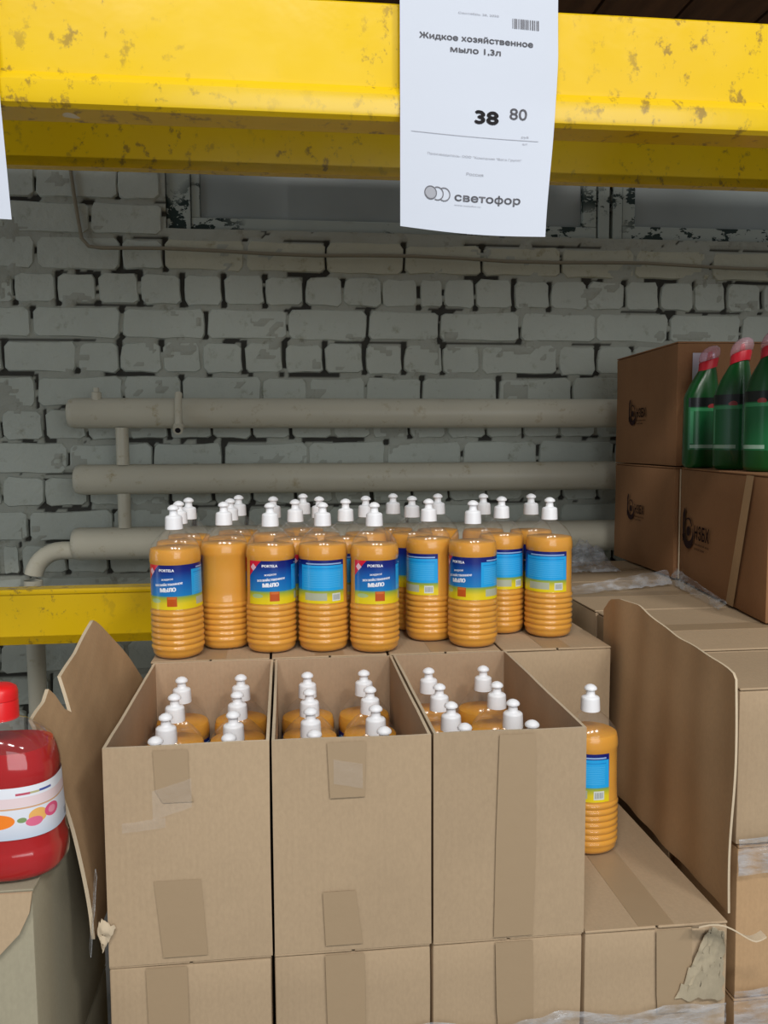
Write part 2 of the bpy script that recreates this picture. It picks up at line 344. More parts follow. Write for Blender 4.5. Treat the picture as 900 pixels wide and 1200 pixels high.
# ------------------------------------------------------------------ setting: floor and brick wall
mb = MB(); mb.box(-4, 5, -3, 2.9, -.1, 0); tag(mb.build('floor', M['floor']), 'grey concrete floor', kind='structure')
WY = 2.65
wall = thing('wall_back', (0, 2.8, 0), 'grey painted brick wall', None); wall['kind'] = 'structure'
mb = MB(); mb.box(-3, 4, 2.72, 2.9, 0, 3.2); core = mb.build('wall_core', M['mortar'], wall); core.matrix_parent_inverse = Matrix.Translation((0, -2.8, 0))
ztop0 = 1.968
ztops = [2.275, 2.172, 2.07, 1.968, 1.866, 1.765, 1.663, 1.561, 1.460, 1.361, 1.262, 1.160, 1.057, .955, .853, .752, .650, .548, .446, .344, .242, .140]
jo = {1: [-.716,-.479,-.353], 2: [-.80,-.563,-.353], 3: [-.719,-.477,-.351,-.109,.134,.376,.622,.878,1.119,1.378],
 4: [-.783,-.662,-.547,-.423,-.298,-.177,-.051,.068,.185,.307,.422,.5,.6,.723,.843,.966,1.09,1.207,1.32,1.433,1.554],
 5: [-.737,-.479,-.23,.014,.261,.486,.746,.993,1.241,1.487], 6: [-.823,-.61,-.489,-.364,-.245,-.119,.002,.125,.25,.373,.497,.62,.87,1.0,1.12],
 7: [-.732,-.48,-.308,-.064,.077,.252,.429,.676,.919,1.174], 8: [-.836,-.713,-.59,-.47,-.35,-.22,-.1,.02,.15,.27,.39,.51,.64,.76,.88,1.0,1.13],
 9: [-.90,-.648,-.4,-.187,.072,.318,.561,.809,1.062], 10: [-.718,-.59,-.47,-.35,-.22,-.1,.03,.15,.27,.4,.52,.64,.76,.89,1.01],
 11: [-.771,-.522,-.279,-.118,.13,.385,.631,.882,1.13], 12: [-.85,-.798,-.66,-.54,-.41,-.29,-.17,-.04,.08,.2,.33,.45,.57,.7,.82],
 13: [-.77,-.523,-.276,-.03,.22,.47,.71,.96], 14: [-.84,-.71,-.59,-.46,-.33], 15: [-.869,-.626,-.491,-.36], 16: [-.851,-.723,-.596,-.35], 17: [-.8,-.55,-.30]}
def brick_mesh(w, h, seed, long_):
    rnd = random.Random(seed); d = .07; rc = .012
    pts = []; hw, hh = .5*w, .5*h
    for cx, cz, a0 in ((hw-rc, hh-rc, 0), (-hw+rc, hh-rc, 90), (-hw+rc, -hh+rc, 180), (hw-rc, -hh+rc, 270)):
        for a in (0, 90): pts.append((cx+rc*math.cos(math.radians(a0+a)), cz+rc*math.sin(math.radians(a0+a))))
        nxt = None
    # midpoints of the long sides for an uneven outline
    pts = [(x+rnd.uniform(-.004, .003), z+rnd.uniform(-.004, .003)) for x, z in pts]
    out = []
    for i, p in enumerate(pts):
        out.append(p); q = pts[(i+1) % len(pts)]
        L_ = math.hypot(p[0]-q[0], p[1]-q[1])
        for kq in range(1, 1+(3 if L_ > .15 else 1 if L_ > .05 else 0)):
            fq = kq/(4 if L_ > .15 else 2); hz = abs(p[1]-q[1]) < abs(p[0]-q[0])
            out.append((p[0]+(q[0]-p[0])*fq+(0 if hz else rnd.uniform(-.003, .002)), p[1]+(q[1]-p[1])*fq+(rnd.uniform(-.0045, .002)*(1 if p[1] > 0 else -1) if hz else 0)))
    n = len(out); V = []
    for s, y in ((.955, -.5*0), (1.0, .005), (1.0, d)):
        for x, z in out: V.append((x*(1-(1-s)*(.5 if long_ else 1)), y, z*(1-(1-s)*1.4) if s < 1 else z))
    Fc = [tuple(range(n))]
    for k in (0, 1):
        for j in range(n): Fc.append((k*n+(j+1) % n, k*n+j, (k+1)*n+j, (k+1)*n+(j+1) % n))
    Fc[0] = tuple(reversed(Fc[0]))
    me = new_mesh('brick', V, Fc, [M['brick']], None, True); me.set_sharp_from_angle(angle=math.radians(60)); return me
SL = [brick_mesh(.237, .089, 100+i, True) for i in range(7)]; SH = [brick_mesh(.112, .089, 200+i, False) for i in range(7)]
SY = [m_.copy() for m_ in SL]
for m_ in SY: m_.materials[0] = M['brick_sill']
stuff = MB(); joints = []
nb = 0
for r, zt in enumerate(ztops):
    h = zt-(ztops[r+1] if r+1 < len(ztops) else zt-.102)
    base = sorted(jo.get(r, [-.6+.12*(r % 2)]))
    step = .1225 if r in (4, 6, 8, 10, 12, 14, 16) else .247
    xs = list(base)
    while xs[0] > -2.9: xs.insert(0, xs[0]-step)
    while xs[-1] < 3.7: xs.append(xs[-1]+step)
    for a, b in zip(xs, xs[1:]):
        if b-a < .03: continue
        if zt > 1.99 and b > -.34: continue
        joints.append((a, zt-h, zt))
        w = b-a-.0095; cx = (a+b)/2; cz = zt-h/2-.002
        rnd = random.Random(int(a*1000)+r*77)
        prd = rnd.uniform(-.0015, .0025)
        # seen in the photograph?
        dep = 2.6; camx = cx*math.cos(YAW)-WY*math.sin(YAW); px = 450+993*camx/2.75; py = 519-(cz-1.35)*993/2.62
        vis = -40 < px < 940 and py > 180 and (py < 640 or px < 200) and py < 900 and not (px > 745 and py > 420)
        pool = SH if w < .16 else (SY if (r == 3 and cx > -.36) else SL)
        me = rnd.choice(pool); bw = .112 if w < .16 else .237
        if vis:
            o = link('brick', me, wall); o.location = (cx, WY-prd-2.8, cz); o.scale = (w/bw, 1, (h-.0125)/.089); o.rotation_euler = (rnd.uniform(-.012,.012), rnd.uniform(-.008,.008), rnd.uniform(-.006,.006)); nb += 1
        else:
            stuff.add([(v.co.x*w/bw+cx, v.co.y+WY-prd-2.8, v.co.z*(h-.0125)/.089+cz) for v in me.vertices], [tuple(p.vertices) for p in me.polygons])
o = stuff.build('brickwork', M['brick'], wall); o['kind'] = 'stuff'
print('bricks', nb)
# smeared mortar between bricks: a relief surface
def mortar():
    x0, x1, z0, z1, st = -1.15, 2.0, .35, 2.28, .0095
    nx = int((x1-x0)/st); nz = int((z1-z0)/st); V = []; D = []
    jl = {}
    for a, zb, zt in joints: jl.setdefault(round(zb, 3), []).append(a)
    rows = [(zb, zt, sorted(set(jl.get(round(zb, 3), [])))) for zb, zt in sorted(set((round(b, 3), c) for a, b, c in joints))]
    for j in range(nz+1):
        z = z0+j*st; row = next((q for q in rows if q[0] <= z < q[1]), None)
        for i in range(nx+1):
            x = x0+i*st
            n1 = noise.noise(Vector((x*7, z*16, 1.3)))+.5*noise.noise(Vector((x*26, z*40, 5)))
            dep = .0022+.0050*max(0, min(1, .30+n1*1.1))
            if n1 < -.42: dep = -.002
            if row:
                k = min((abs(x-a), a) for a in row[2]) if row[2] else (9, 0)
                if k[0] < .009:
                    kk = noise.noise(Vector((k[1]*31, row[0]*17, 2)))+.6*noise.noise(Vector((k[1]*9, z*24, 8)))
                    if kk > -.06: dep = .015
            if row:
                e = min(abs(z-row[0]), abs(row[1]-z)); hn = noise.noise(Vector((x*5.5, (row[0] if abs(z-row[0]) < abs(row[1]-z) else row[1])*23, 6)))
                if e < .0062 and hn > .10: dep = max(dep, .0125)  # deep dark stretches put shadow lines under brick rows into the mortar colour
            if n1 > .42: dep = max(dep, .0125)
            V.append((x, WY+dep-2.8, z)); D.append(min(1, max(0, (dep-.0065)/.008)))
    keep = lambda x, z: not (z > 1.985 and x > -.345)
    Fc = []
    for j in range(nz):
        for i in range(nx):
            a = j*(nx+1)+i
            if keep(V[a][0], V[a][2]): Fc.append((a, a+1, a+nx+2, a+nx+1))
    me = new_mesh('mortar', V, Fc, [M['mortar']], None, True)
    at = me.attributes.new('depth', 'FLOAT', 'POINT'); at.data.foreach_set('value', D)
    o = link('mortar', me, wall); o['kind'] = 'stuff'
mortar()
for m_ in ((-2.95, -1.15), (2.0, 3.8)):
    mb = MB(); mb.box(m_[0], m_[1], WY+.01-2.8, WY+.06-2.8, 0, 3.1 if m_[0] < 0 else 1.98); mb.build('mortar', M['mortar'], wall)['kind'] = 'stuff'

# window with painted-over panes
win = thing('window_1', (0, 2.70, 1.985), 'old window with painted-over panes and peeling frame', None); win['kind'] = 'structure'
def winbox(name, x0, x1, z0, z1, y0, y1, m_):
    mb = MB(); mb.box(x0, x1, y0-2.70, y1-2.70, z0-1.985, z1-1.985); return mb.build(name, m_, win, bevel=.002, seg=1)
winbox('jamb', -.343, -.272, 1.985, 3.1, 2.668, 2.73, M['frame'])
winbox('sash_stile', -.270, -.245, 2.033, 3.1, 2.680, 2.73, M['frame'])
winbox('bottom_rail', -.270, 1.000, 1.985, 2.032, 2.674, 2.73, M['frame'])
winbox('sash_stile', .955, 1.000, 2.033, 3.1, 2.676, 2.73, M['frame'])
winbox('jamb', 1.004, 1.040, 1.985, 3.1, 2.668, 2.73, M['frame'])
winbox('jamb', 1.052, 1.082, 1.985, 3.1, 2.668, 2.73, M['frame'])
winbox('sash_stile', 1.085, 1.128, 2.039, 3.1, 2.676, 2.73, M['frame'])
winbox('bottom_rail', 1.085, 3.4, 1.985, 2.038, 2.674, 2.73, M['frame'])
winbox('pane', -.245, .955, 2.032, 3.1, 2.694, 2.70, M['pane'])
winbox('pane', 1.128, 3.4, 2.038, 3.1, 2.694, 2.70, M['pane'])

# ------------------------------------------------------------------ heating pipes and cable
pr = thing('pipe_radiator', (-.6, 2.52, .12), 'cream painted heating register of three thick horizontal pipes on the brick wall', 'radiator')
def P_(p): return (p[0]+.6, p[1]-2.52, p[2]-.12)
def capped(name, x0, z, r, x1=2.6):
    mb = MB(); mb.tube([P_((x0, 2.52, z)), P_((x0+.004, 2.52, z)), P_((x0+.02, 2.52, z)), P_((x1, 2.52, z-.004))], [r*.72, r*.9, r, r], 28); mb.build(name, M['pipe'], pr, smooth=True)
capped('pipe', -.612, 1.4385, .0435); capped('pipe', -.600, 1.2485, .0435); capped('pipe', -.612, 1.063, .0475)
for za, zb in ((1.290, 1.397), (1.108, 1.208)):
    mb = MB(); mb.tube([P_((-.463, 2.515, za)), P_((-.463, 2.515, zb))], .0185, 16); mb.build('connecting_pipe', M['pipe'], pr, smooth=True)
mb = MB(); mb.tube([P_((-.297, 2.478, 1.492)), P_((-.297, 2.462, 1.47)), P_((-.297, 2.458, 1.43)), P_((-.297, 2.452, 1.392))], .0105, 12)
mb.tube([P_((-.297, 2.458, 1.397)), P_((-.297, 2.440, 1.388))], [.016, .014], 14); mb.build('vent_spigot', M['pipe'], pr, smooth=True)
mb = MB(); mb.tube([P_((-.297, 2.4395, 1.3878)), P_((-.297, 2.4385, 1.3872))], .008, 12); mb.build('spigot_mouth', M['ink'], pr)
mb = MB(); mb.tube([P_((-.53, 2.51, 1.475)), P_((-.53, 2.51, 1.497)), P_((-.53, 2.51, 1.499)), P_((-.53, 2.51, 1.51))], [.014, .014, .008, .008], 10); mb.build('plug', M['pipe'], pr, smooth=True)
path = [(-.60, 2.52, 1.045)]+[(-.64-.085*math.sin(a*PI/16), 2.52, .96+.085*math.cos(a*PI/16)) for a in range(0, 9)]+[(-.725, 2.52, .8), (-.725, 2.52, .4), (-.725, 2.52, .02)]
mb = MB(); mb.tube([P_(p) for p in path], .026, 16); mb.build('elbow_pipe', M['pipe'], pr, smooth=True)
for x in (.75, 2.2):
    mb = MB(); mb.tube([P_((x, 2.52, .0)), P_((x, 2.52, 1.02))], .02, 12); mb.build('support', M['pipe'], pr, smooth=True)
mb = MB(); cp = [(-.622, 2.637, 2.55), (-.615, 2.637, 2.2), (-.60, 2.637, 2.06), (-.585, 2.637, 1.955), (-.565, 2.637, 1.932), (-.53, 2.637, 1.928)]
cp += [(-.5+i*.15, 2.638-.002*(i % 2), 1.928+.004*math.sin(i*1.3)-.0015*i) for i in range(1, 16)]
mb.tube([(a+.6, b-2.637, c-1.9) for a, b, c in cp], .0055, 8)
o = mb.build('cable', M['cable'], smooth=True); o.location = (-.6, 2.637, 1.9)
tag(o, 'thin painted cable running down and then along the brick course under the window', 'cable')

# ------------------------------------------------------------------ pallet rack
rack = thing('pallet_rack', (-1.15, 1.10, 0), 'yellow steel storage rack with scuffed beams spanning the view', 'rack')
RL = Vector((-1.15, 1.10, 0))
def beam(name, x0, x1, y, z0, z1, d=.045, lip=.036, y_lip=.009):
    pr_ = [(y, z1-.003), (y, z0+lip+.006), (y-y_lip*.6, z0+lip+.001), (y-y_lip, z0+lip-.006), (y-y_lip, z0+.012), (y-y_lip*.7, z0+.004), (y, z0), (y+d, z0), (y+d, z1), (y+.003, z1)]
    mb = MB(); n = 24
    rs = []
    for i in range(n+1):
        x = x0+(x1-x0)*i/n; rs.append([(x-RL.x, a-RL.y+.0012*noise.noise(Vector((x*3, a, 0))), b+.0010*noise.noise(Vector((x*2.3, 4, b)))) for a, b in pr_])
    rs = [list(reversed(r_)) for r_ in rs]
    mb.rings(rs); o = mb.build(name, M['yellow'], rack, smooth=True, ang=25); return o
beam('beam', -1.15, 1.75, 1.10, 1.755, 1.8995)
beam('beam', -1.15, 1.75, 1.75, 1.893, 2.03, lip=.0, y_lip=.0)
o = beam('beam', -1.15, .50, 1.85, .932, 1.044, lip=.0, y_lip=0)
mb = MB(); mb.box(-1.15-RL.x, .50-RL.x, 1.846-RL.y, 1.856-RL.y, 1.033, 1.0445); mb.build('beam_step', M['yellow'], rack, bevel=.003)
for i in range(21):
    x = -1.14+i*.137
    mb = MB(); mb.box(x-RL.x, x+.131-RL.x, 1.094+random.uniform(0, .012)-RL.y, 1.80-RL.y, 2.032, 2.056+random.uniform(-.002, .002)); mb.build('plank', M['deck'], rack)
for x in (-1.05, -.62, .86, 1.28, 1.66):
    mb = MB(); mb.box(x-RL.x, x+.07-RL.x, 1.104-RL.y, 1.144-RL.y, 1.9000, 2.0315); mb.build('spacer_block', M['deck'], rack)
for x in (-1.235, 1.752):
    for y in (1.06, 1.76):
        mb = MB(); mb.box(x-RL.x, x+.083-RL.x, y-RL.y, y+.09-RL.y, 0, 2.6); mb.build('upright', M['yellow'], rack, bevel=.004)
mb = MB(); mb.box(.455-RL.x, .498-RL.x, 1.897-RL.y, 1.935-RL.y, 0, 1.04); mb.build('upright', M['yellow'], rack, bevel=.003)
for z in (.5, 1.4):
    mb = MB(); mb.tube([(-1.2-RL.x, 1.10-RL.y, z), (-1.2-RL.x, 1.80-RL.y, z+.7)], .015, 8); mb.build('brace', M['yellow'], rack)

for i, (x, w, h) in enumerate(((-1.12, .55, .50), (-.56, .57, .58), (.02, .56, .52), (.59, .55, .60), (1.15, .56, .50))):  # unseen cartons added to keep lamp light off the wall
    t_ = thing('blocker_carton', (x, 1.13, 2.0585), 'unseen dark brown light-blocking carton added on the upper shelf deck, %s from the left' % ('first', 'second', 'third', 'fourth', 'fifth')[i], 'box', 'added light-blocking cartons on the upper shelf')
    mb = MB(); mb.box(0, w, 0, .62, 0, h); mb.build('body', M['card_red'], t_, bevel=.003)
    mb = MB(); mb.box(w/2-.024, w/2+.024, -.0006, 0, .02, h-.02); mb.build('tape', M['tape'], t_)

# ------------------------------------------------------------------ price sheets
ps = thing('price_sheet', (.15, 1.08, 1.62), 'white printed price sheet hanging from the front beam, price 38 80', 'price tag')
SW, SH_ = .200, .297
def sh(u, v, off=0.0):           # u right 0..1, v down 0..1
    xl = .1495+.0*v; xr = .3515-.0105*max(0, v-.25)/.75*1.25+.004*math.sin(v*5)*v
    x = xl+(xr-xl)*u; z = 1.9155-.292*v-.0065*u-.0035*math.sin(u*PI)*v*1.6+.006*u*u*v*(-1)
    y = 1.0865-.0045*math.sin(u*PI)*(.4+.6*v)-.010*u*u*max(0, v-.45)*2+.006*max(0, v-.6)*(1-u)
    return Vector((x-.15, y-off-1.08, z-1.62))
sheet('paper', 24, 30, lambda u, v: sh(u, v), [M['paper']], ps)
def print_on(name, mat_, items, fn, parent, off=.0006):
    mb = MB()
    for v, f, cx, cy in items:
        mb.add([fn(p[0]+cx, p[1]+cy) for p in v], f)
    return mb.build(name, mat_, parent)
def sp(x, y):                     # photo-pixel style sheet units: x from the left edge, y down, in metres
    return sh(x/.2, y/.292, .0007)
# sheet is 0.200 x 0.292; convert from photo crop fractions
def item(s, x, y, w, h, bold=0., align='CENTER'):
    v, f = fit_text(s, w, h, bold, align); return [(p[0], -p[1]) for p in v], [tuple(reversed(q)) for q in f], x, y
for it in (item('Жидкое хозяйственное', .0955, .0620, .143, .0066, .055), item('мыло 1,3л', .0940, .0755, .063, .0066, .055)): print_on('lettering', M['ink_grey'], [it], sp, ps)
for n_, its in (('lettering', [item('38', .1105, .1575, .029, .0150, .085)]),):
    print_on(n_, M['ink'], its, sp, ps)
print_on('lettering', M['ink_grey'], [item('80', .1515, .1500, .0225, .0140, .02)], sp, ps)
print_on('lettering', M['ink_grey'], [item('светофор', .1175, .2530, .0890, .0092, .045)], sp, ps)
m_ = mat('pale_print', .7, (.36, .37, .41), .2)
for it in [item('Сентябрь 20, 2020', .098, .0300, .051, .0024), item('руб', .1620, .1718, .0095, .0026), item('шт', .1625, .1800, .007, .0024),
    item('Производитель: ООО "Компания "Вега Групп"', .0975, .2005, .124, .0026), item('Россия', .0985, .2215, .0225, .0036), item('www.svetofor.ru', .0905, .2590, .036, .0018)]: print_on('small_print', m_, [it], sp, ps)
def quad(x0, x1, y0, y1): return [(x0, y0), (x0, y1), (x1, y1), (x1, y0)], [(0, 1, 2, 3)], 0, 0
bars = []; x = .1410; rb = random.Random(3)
while x < .1755:
    w = rb.choice((.0008, .0012, .0018)); bars.append(quad(x, x+w, .0300, .0415)); x += w+rb.choice((.0007, .0011, .0015))
print_on('barcode', M['ink_grey'], bars, sp, ps)
print_on('ruled_line', m_, [quad(.014+i*.0083, .014+(i+1)*.0083, .1745, .1751) for i in range(20)], sp, ps)
def ringq(cx, cy, r, w, a0=0, a1=360, n=28):
    v = []; f = []
    for i in range(n+1):
        a = math.radians(a0+(a1-a0)*i/n)
        for rr in (r-w/2, r+w/2): v.append((cx+rr*math.cos(a), cy+rr*math.sin(a)))
    for i in range(n): f.append((2*i, 2*i+1, 2*i+3, 2*i+2))
    return v, f, 0, 0
print_on('emblem', M['ink_grey'], [ringq(.0405, .2465, .0078, .0013), ringq(.0495, .2468, .0078, .0013, -115, 115), ringq(.0585, .2471, .0078, .0013, -125, 125)], sp, ps)
print_on('emblem', m_, [([(.0405+.0068*math.cos(i*PI/12), .2465+.0068*math.sin(i*PI/12)) for i in range(24)], [tuple(reversed(range(24)))], 0, 0)], sp, ps, 0)
ps2 = thing('price_sheet', (-.44, 1.08, 1.62), 'white paper price sheet cut off by the left edge of the view', 'price tag')
sheet('paper', 10, 16, lambda u, v: Vector((-.535+.20*u+.016*v-(-.44)-.002, 1.0855-.004*math.sin(u*PI)-1.08, 1.913-.290*v-.004*u-1.62)), [M['paper']], ps2)

# ------------------------------------------------------------------ cardboard boxes
def closed_box(name, x0, y0, z0, w, d, h, label, cat='box', group=None, mt='card', seed=0, rz=0, seam='Y', tape=True):
    t_ = thing(name, (x0+w/2, y0+d/2, z0) if not rz else (x0, y0, z0), label, cat, group, rz)
    ox, oy = (-w/2, -d/2) if not rz else (0, 0)
    g = .0020; mb = MB(); mb.box(ox+g, ox+w-g, oy+g, oy+d-g, .0014, h-.004)
    mb.build('body', M[mt], t_, bevel=.003, subdiv=5, wob=.0016, seed=seed)
    a = .0015
    if seam == 'Y':
        parts = ((ox+g, ox+w/2-a, oy+g, oy+d-g), (ox+w/2+a, ox+w-g, oy+g, oy+d-g))
    else: parts = ((ox+g, ox+w-g, oy+g, oy+d/2-a), (ox+g, ox+w-g, oy+d/2+a, oy+d-g))
    for q in parts:
        mb = MB(); mb.box(*q, h-.0035, h); mb.build('top_flap', M[mt], t_, bevel=.001, seg=1)
    if tape:
        mb = MB()
        if seam == 'Y': mb.box(ox+w/2-.024, ox+w/2+.024, oy+.004, oy+d-.004, h, h+.0004)
        else: mb.box(ox+.004, ox+w-.004, oy+d/2-.024, oy+d/2+.024, h, h+.0004)
        mb.build('tape', M['tape'], t_)
    return t_
BX = -.2169; BW = .195; BY = .9882; BD = .390; ZT = .9975; ZB = .7316; BH = ZT-ZB
names = ['left', 'middle', 'right']
def tape_strip(t_, pts, y, m_='tape'):       # pts: (x_left,z),(x_right,z) rows in world; drawn on a front face at y
    loc = t_.location
    V = []
    for xl, xr, z in pts: V += [(xl-loc.x, y-loc.y, z-loc.z), (xr-loc.x, y-loc.y, z-loc.z)]
    Fc = [(2*i, 2*i+1, 2*i+3, 2*i+2) for i in range(len(pts)-1)]
    link('tape', new_mesh('tape', V, Fc, [M[m_]]), t_)
open_tapes = {0: [[(-.158,-.118,ZT-.004),(-.156,-.117,.945),(-.148,-.112,.93)], [(-.161,-.106,.835),(-.152,-.100,.74)]],
  1: [[(.045,.092,ZT-.004),(.048,.090,.925)], [(.038,.078,.808),(.041,.086,.74)]],
  2: [[(.256,.301,ZT-.004),(.252,.303,.86),(.250,.300,.735)]]}
for k in range(3):
    x0 = BX+k*BW; g = .0035
    ob = thing('open_carton', (x0+BW/2, BY+BD/2, ZB), 'open kraft cardboard carton of soap bottles, %s of the three in front' % names[k], 'box', 'open cartons of soap bottles')
    w, d, h, th = BW-2*g*.4, BD-.002, BH, .0038
    mb = MB(); hx, hy = w/2, d/2; n = 8
    # outer/inner wall loops with a slightly uneven rim
    def loop(ax, ay, z, rim=False):
        L = []
        for (xa, ya), (xb, yb) in (((-ax,-ay),(ax,-ay)), ((ax,-ay),(ax,ay)), ((ax,ay),(-ax,ay)), ((-ax,ay),(-ax,-ay))):
            for i in range(n):
                f = i/n; x, y = xa+(xb-xa)*f, ya+(yb-ya)*f; s = math.sin(f*PI)
                q = Vector((x*5+k*9, y*5, z*4)); nx = noise.noise(q)*.0022
                bx = (-.004 if z > .05 else 0)*s*(1 if ya == yb and ya > 0 else -1)*0
                zz = z+(noise.noise(Vector((x*9+k*4, y*9, 3)))*.0022 if rim else 0)
                L.append((x+(nx*.6 if xa == xb else 0), y+(nx if ya == yb else 0), zz))
        return L
    rs = [loop(hx, hy, z, z == h) for z in (0, h*.2, h*.4, h*.6, h*.8, h)]
    rs += [loop(hx-th, hy-th, z, z == h) for z in (h, h*.8, h*.6, h*.4, h*.2, .005)]
    nn = len(rs[0]); mb.rings(rs)
    me_m = []
    for fi in range(len(mb.f)):
        ri = fi//nn; me_m.append(0 if ri < 5 else (2 if ri == 5 else 1))
    mb.m = me_m; mb.build('body', [M['card'], M['card_in'], M['card_edge']], ob, smooth=True, ang=30)
    for strip in open_tapes[k]: tape_strip(ob, strip, BY-.0015)
# scraps of shiny clear tape on the left carton
for x, z, w, h_, r_ in ((-.137, .935, .045, .035, .3), (.07, .955, .035, .03, -.2), (-.17, .905, .05, .012, .1)):
    par = [o_ for o_ in C.objects if o_.name.startswith('open_carton')][0 if x < 0 else 1]
    def f_(u, v): 
        q = Vector((x+(u-.5)*w, 0, z+(v-.5)*h_+(u-.5)*r_*w)); nz_ = noise.noise(q*60)*.002
        return Vector((q.x, BY-.004+nz_, q.z))-par.location
    sheet('clear_tape', 12, 10, f_, [M['clear_tape']], par)
# rear row of closed cartons on the same layer
lab = ['leftmost closed carton behind the open ones, under the leftmost soap bottles', 'second closed carton from the left, behind the middle open one', 'third closed carton from the left, behind the right open one', 'closed carton at the right end of the rear row, its front face in view']
for k in range(4):
    closed_box('carton', BX-.006+k*BW, 1.3825, ZB, BW, .37, BH, lab[k], 'box', 'closed soap cartons in the rear row', 'card', 10+k, seam='Y', tape=(k != 9))
# layers below
for L, (z, wd) in enumerate(((.4657, 'second'), (.1998, 'bottom'))):
    for k in range(4):
        for r_ in range(2):
            t_ = closed_box('carton', BX+k*BW-.001, BY+r_*.392, z, BW, BD, BH, 'closed carton, %s layer of the soap pallet, %s row, %s column' % (wd, ('front', 'rear')[r_], ('leftmost', 'second', 'third', 'rightmost')[k]), 'box', 'lower soap cartons', 'card', 30+k+r_*4+L*8, tape=(L == 0))
            if r_ == 0 and L == 0:
                xc = BX+k*BW+(.07, .088, .105, .12)[k]
                tape_strip(t_, [(xc-.026, xc+.022, ZB-.004), (xc-.024, xc+.023, ZB-.09), (xc-.022, xc+.022, z+.15)], BY-.0016)
                if k == 3: box4 = t_
pal = thing('wooden_pallet', (.173, 1.38, 0), 'wooden pallet on the floor under the soap cartons', 'pallet')
def make_pallet(pal, w, d, h):
    for i in range(6):
        mb = MB(); y = -d/2+i*(d-.11)/5; mb.box(-w/2, w/2, y, y+.11, h-.02, h-.0005); mb.build('plank', M['wood'], pal)
    for x in (-w/2, -.045, w/2-.09):
        mb = MB(); mb.box(x, x+.09, -d/2, d/2, 0, h-.0205); mb.build('bearer', M['wood'], pal)
make_pallet(pal, .82, .84, .1995)

# torn cardboard side panels of the soap pallet
def pl(xs, x):
    for (a, b), (c, d) in zip(xs, xs[1:]):
        if a <= x <= c: return b+(d-b)*(x-a)/(c-a)
    return xs[-1][1] if x > xs[-1][0] else xs[0][1]
def fR(s, v):
    y = 1.004+s*.466; y += .004*math.sin(v*7)*(1-s)
    zt = pl([(1.0,1.038),(1.012,1.050),(1.10,1.056),(1.18,1.058),(1.26,1.066),(1.337,1.078),(1.40,1.077),(1.445,1.068),(1.47,1.045)], y)
    z = ZB+.002+(zt-ZB-.002)*v
    x = .5685+.006*v+.008*math.sin(s*PI)*v+.004*noise.noise(Vector((y*9, z*5, 0)))+.0028*math.sin(y*62)*.5-.004*v*(1-s)
    return (x, y-.0*v, z)
o = grid_slab('cardboard_panel', 46, 18, lambda s, v: Vector(fR(s, v))-Vector((.57, 1.2, ZB)), (1, 0, 0), .0032, [M['card_warm'], M['card_edge']])
o.location = (.57, 1.2, ZB); tag(o, 'tall brown cardboard side panel standing upright right of the single soap bottle', 'cardboard panel')
def fL(s, v):
    y = 1.03+s*.40-.03*(1-v)*(1-s)
    zt = pl([(1.0,1.01),(1.03,1.022),(1.075,1.030),(1.10,1.042),(1.11,1.01),(1.125,1.0),(1.135,1.045),(1.20,1.060),(1.285,1.090),(1.30,1.078),(1.34,1.04),(1.43,.955)], 1.03+s*.40)
    z = ZB+.03*(1-s)+(zt-ZB-.03*(1-s))*v
    k = pl([(1.0,.80),(1.05,.74),(1.29,.36),(1.32,.30),(1.43,.06)], 1.03+s*.40); h_ = z-ZB
    x = -.2325-(h_*h_*k+.02*h_)+.003*noise.noise(Vector((y*12, z*10, 4)))
    return (x, y, z)
o = grid_slab('cardboard_panel', 60, 22, lambda s, v: Vector(fL(s, v))-Vector((-.23, 1.2, ZB)), (-1, 0, 0), .0045, [M['card_warm'], M['card_edge']])
o.location = (-.23, 1.2, ZB); tag(o, 'torn brown cardboard side panel with a pointed top leaning outward left of the open cartons', 'cardboard panel')
# torn corner on the front right of the second layer
def fT(s, v):
    return Vector((.505+s*.090, .982-.012*math.sin(s*PI*.8)-.002-.02*v*(1-s*.3), .738-.014*s*s+.012*math.sin(s*5.5)*.6+(v-.5)*.012*(1-s)+.01*max(0, s-.8)*3))
o = grid_slab('torn_strip', 16, 4, lambda s, v: fT(s, v)-box4.location, (0, 0, 1), .002, [M['card_edge'], M['card_edge']], box4)
def fT2(s, v):
    x = .5525-(.020+.045*v)*s; z = .722-.092*v+.006*s; return Vector((x+.006*noise.noise(Vector((s*9, v*9, 1))), BY-.003-.004*abs(noise.noise(Vector((s*6, v*8, 7)))), z+.014*noise.noise(Vector((s*5, v*9, 3)))*s))
grid_slab('torn_patch', 12, 16, lambda s, v: fT2(s, v)-box4.location, (0, -1, 0), .001, [M['torn'], M['card_edge']], box4)
# crumple at the left front corner
def fC(s, v):
    return Vector((-.2215-.005*math.sin(v*PI)*(1-s)+.016*s*(1-v), BY-.003-.004*math.sin(s*PI)*math.sin(v*PI*2)**2, .795-.03*v+.006*noise.noise(Vector((s*4, v*7, 2)))-.012*s))
par = [o_ for o_ in C.objects if o_.name.startswith('open_carton')][0]
grid_slab('crumpled_corner', 8, 10, lambda s, v: fC(s, v)-par.location, (0, -1, 0), .0015, [M['card_edge'], M['card_edge']], par)
def fS(s, v): return Vector((-.2245-.006*s-.010*v, .984+.02*s, .846-.095*v+.004*math.sin(v*12)))
o = grid_slab('film_scrap', 4, 14, lambda s, v: fS(s, v)-Vector((-.23, .985, .75)), (-1, 0, 0), .0008, [M['film']]); o.location = (-.23, .985, .75)
tag(o, 'torn scrap of stretch film hanging at the left corner of the soap cartons', 'plastic film')
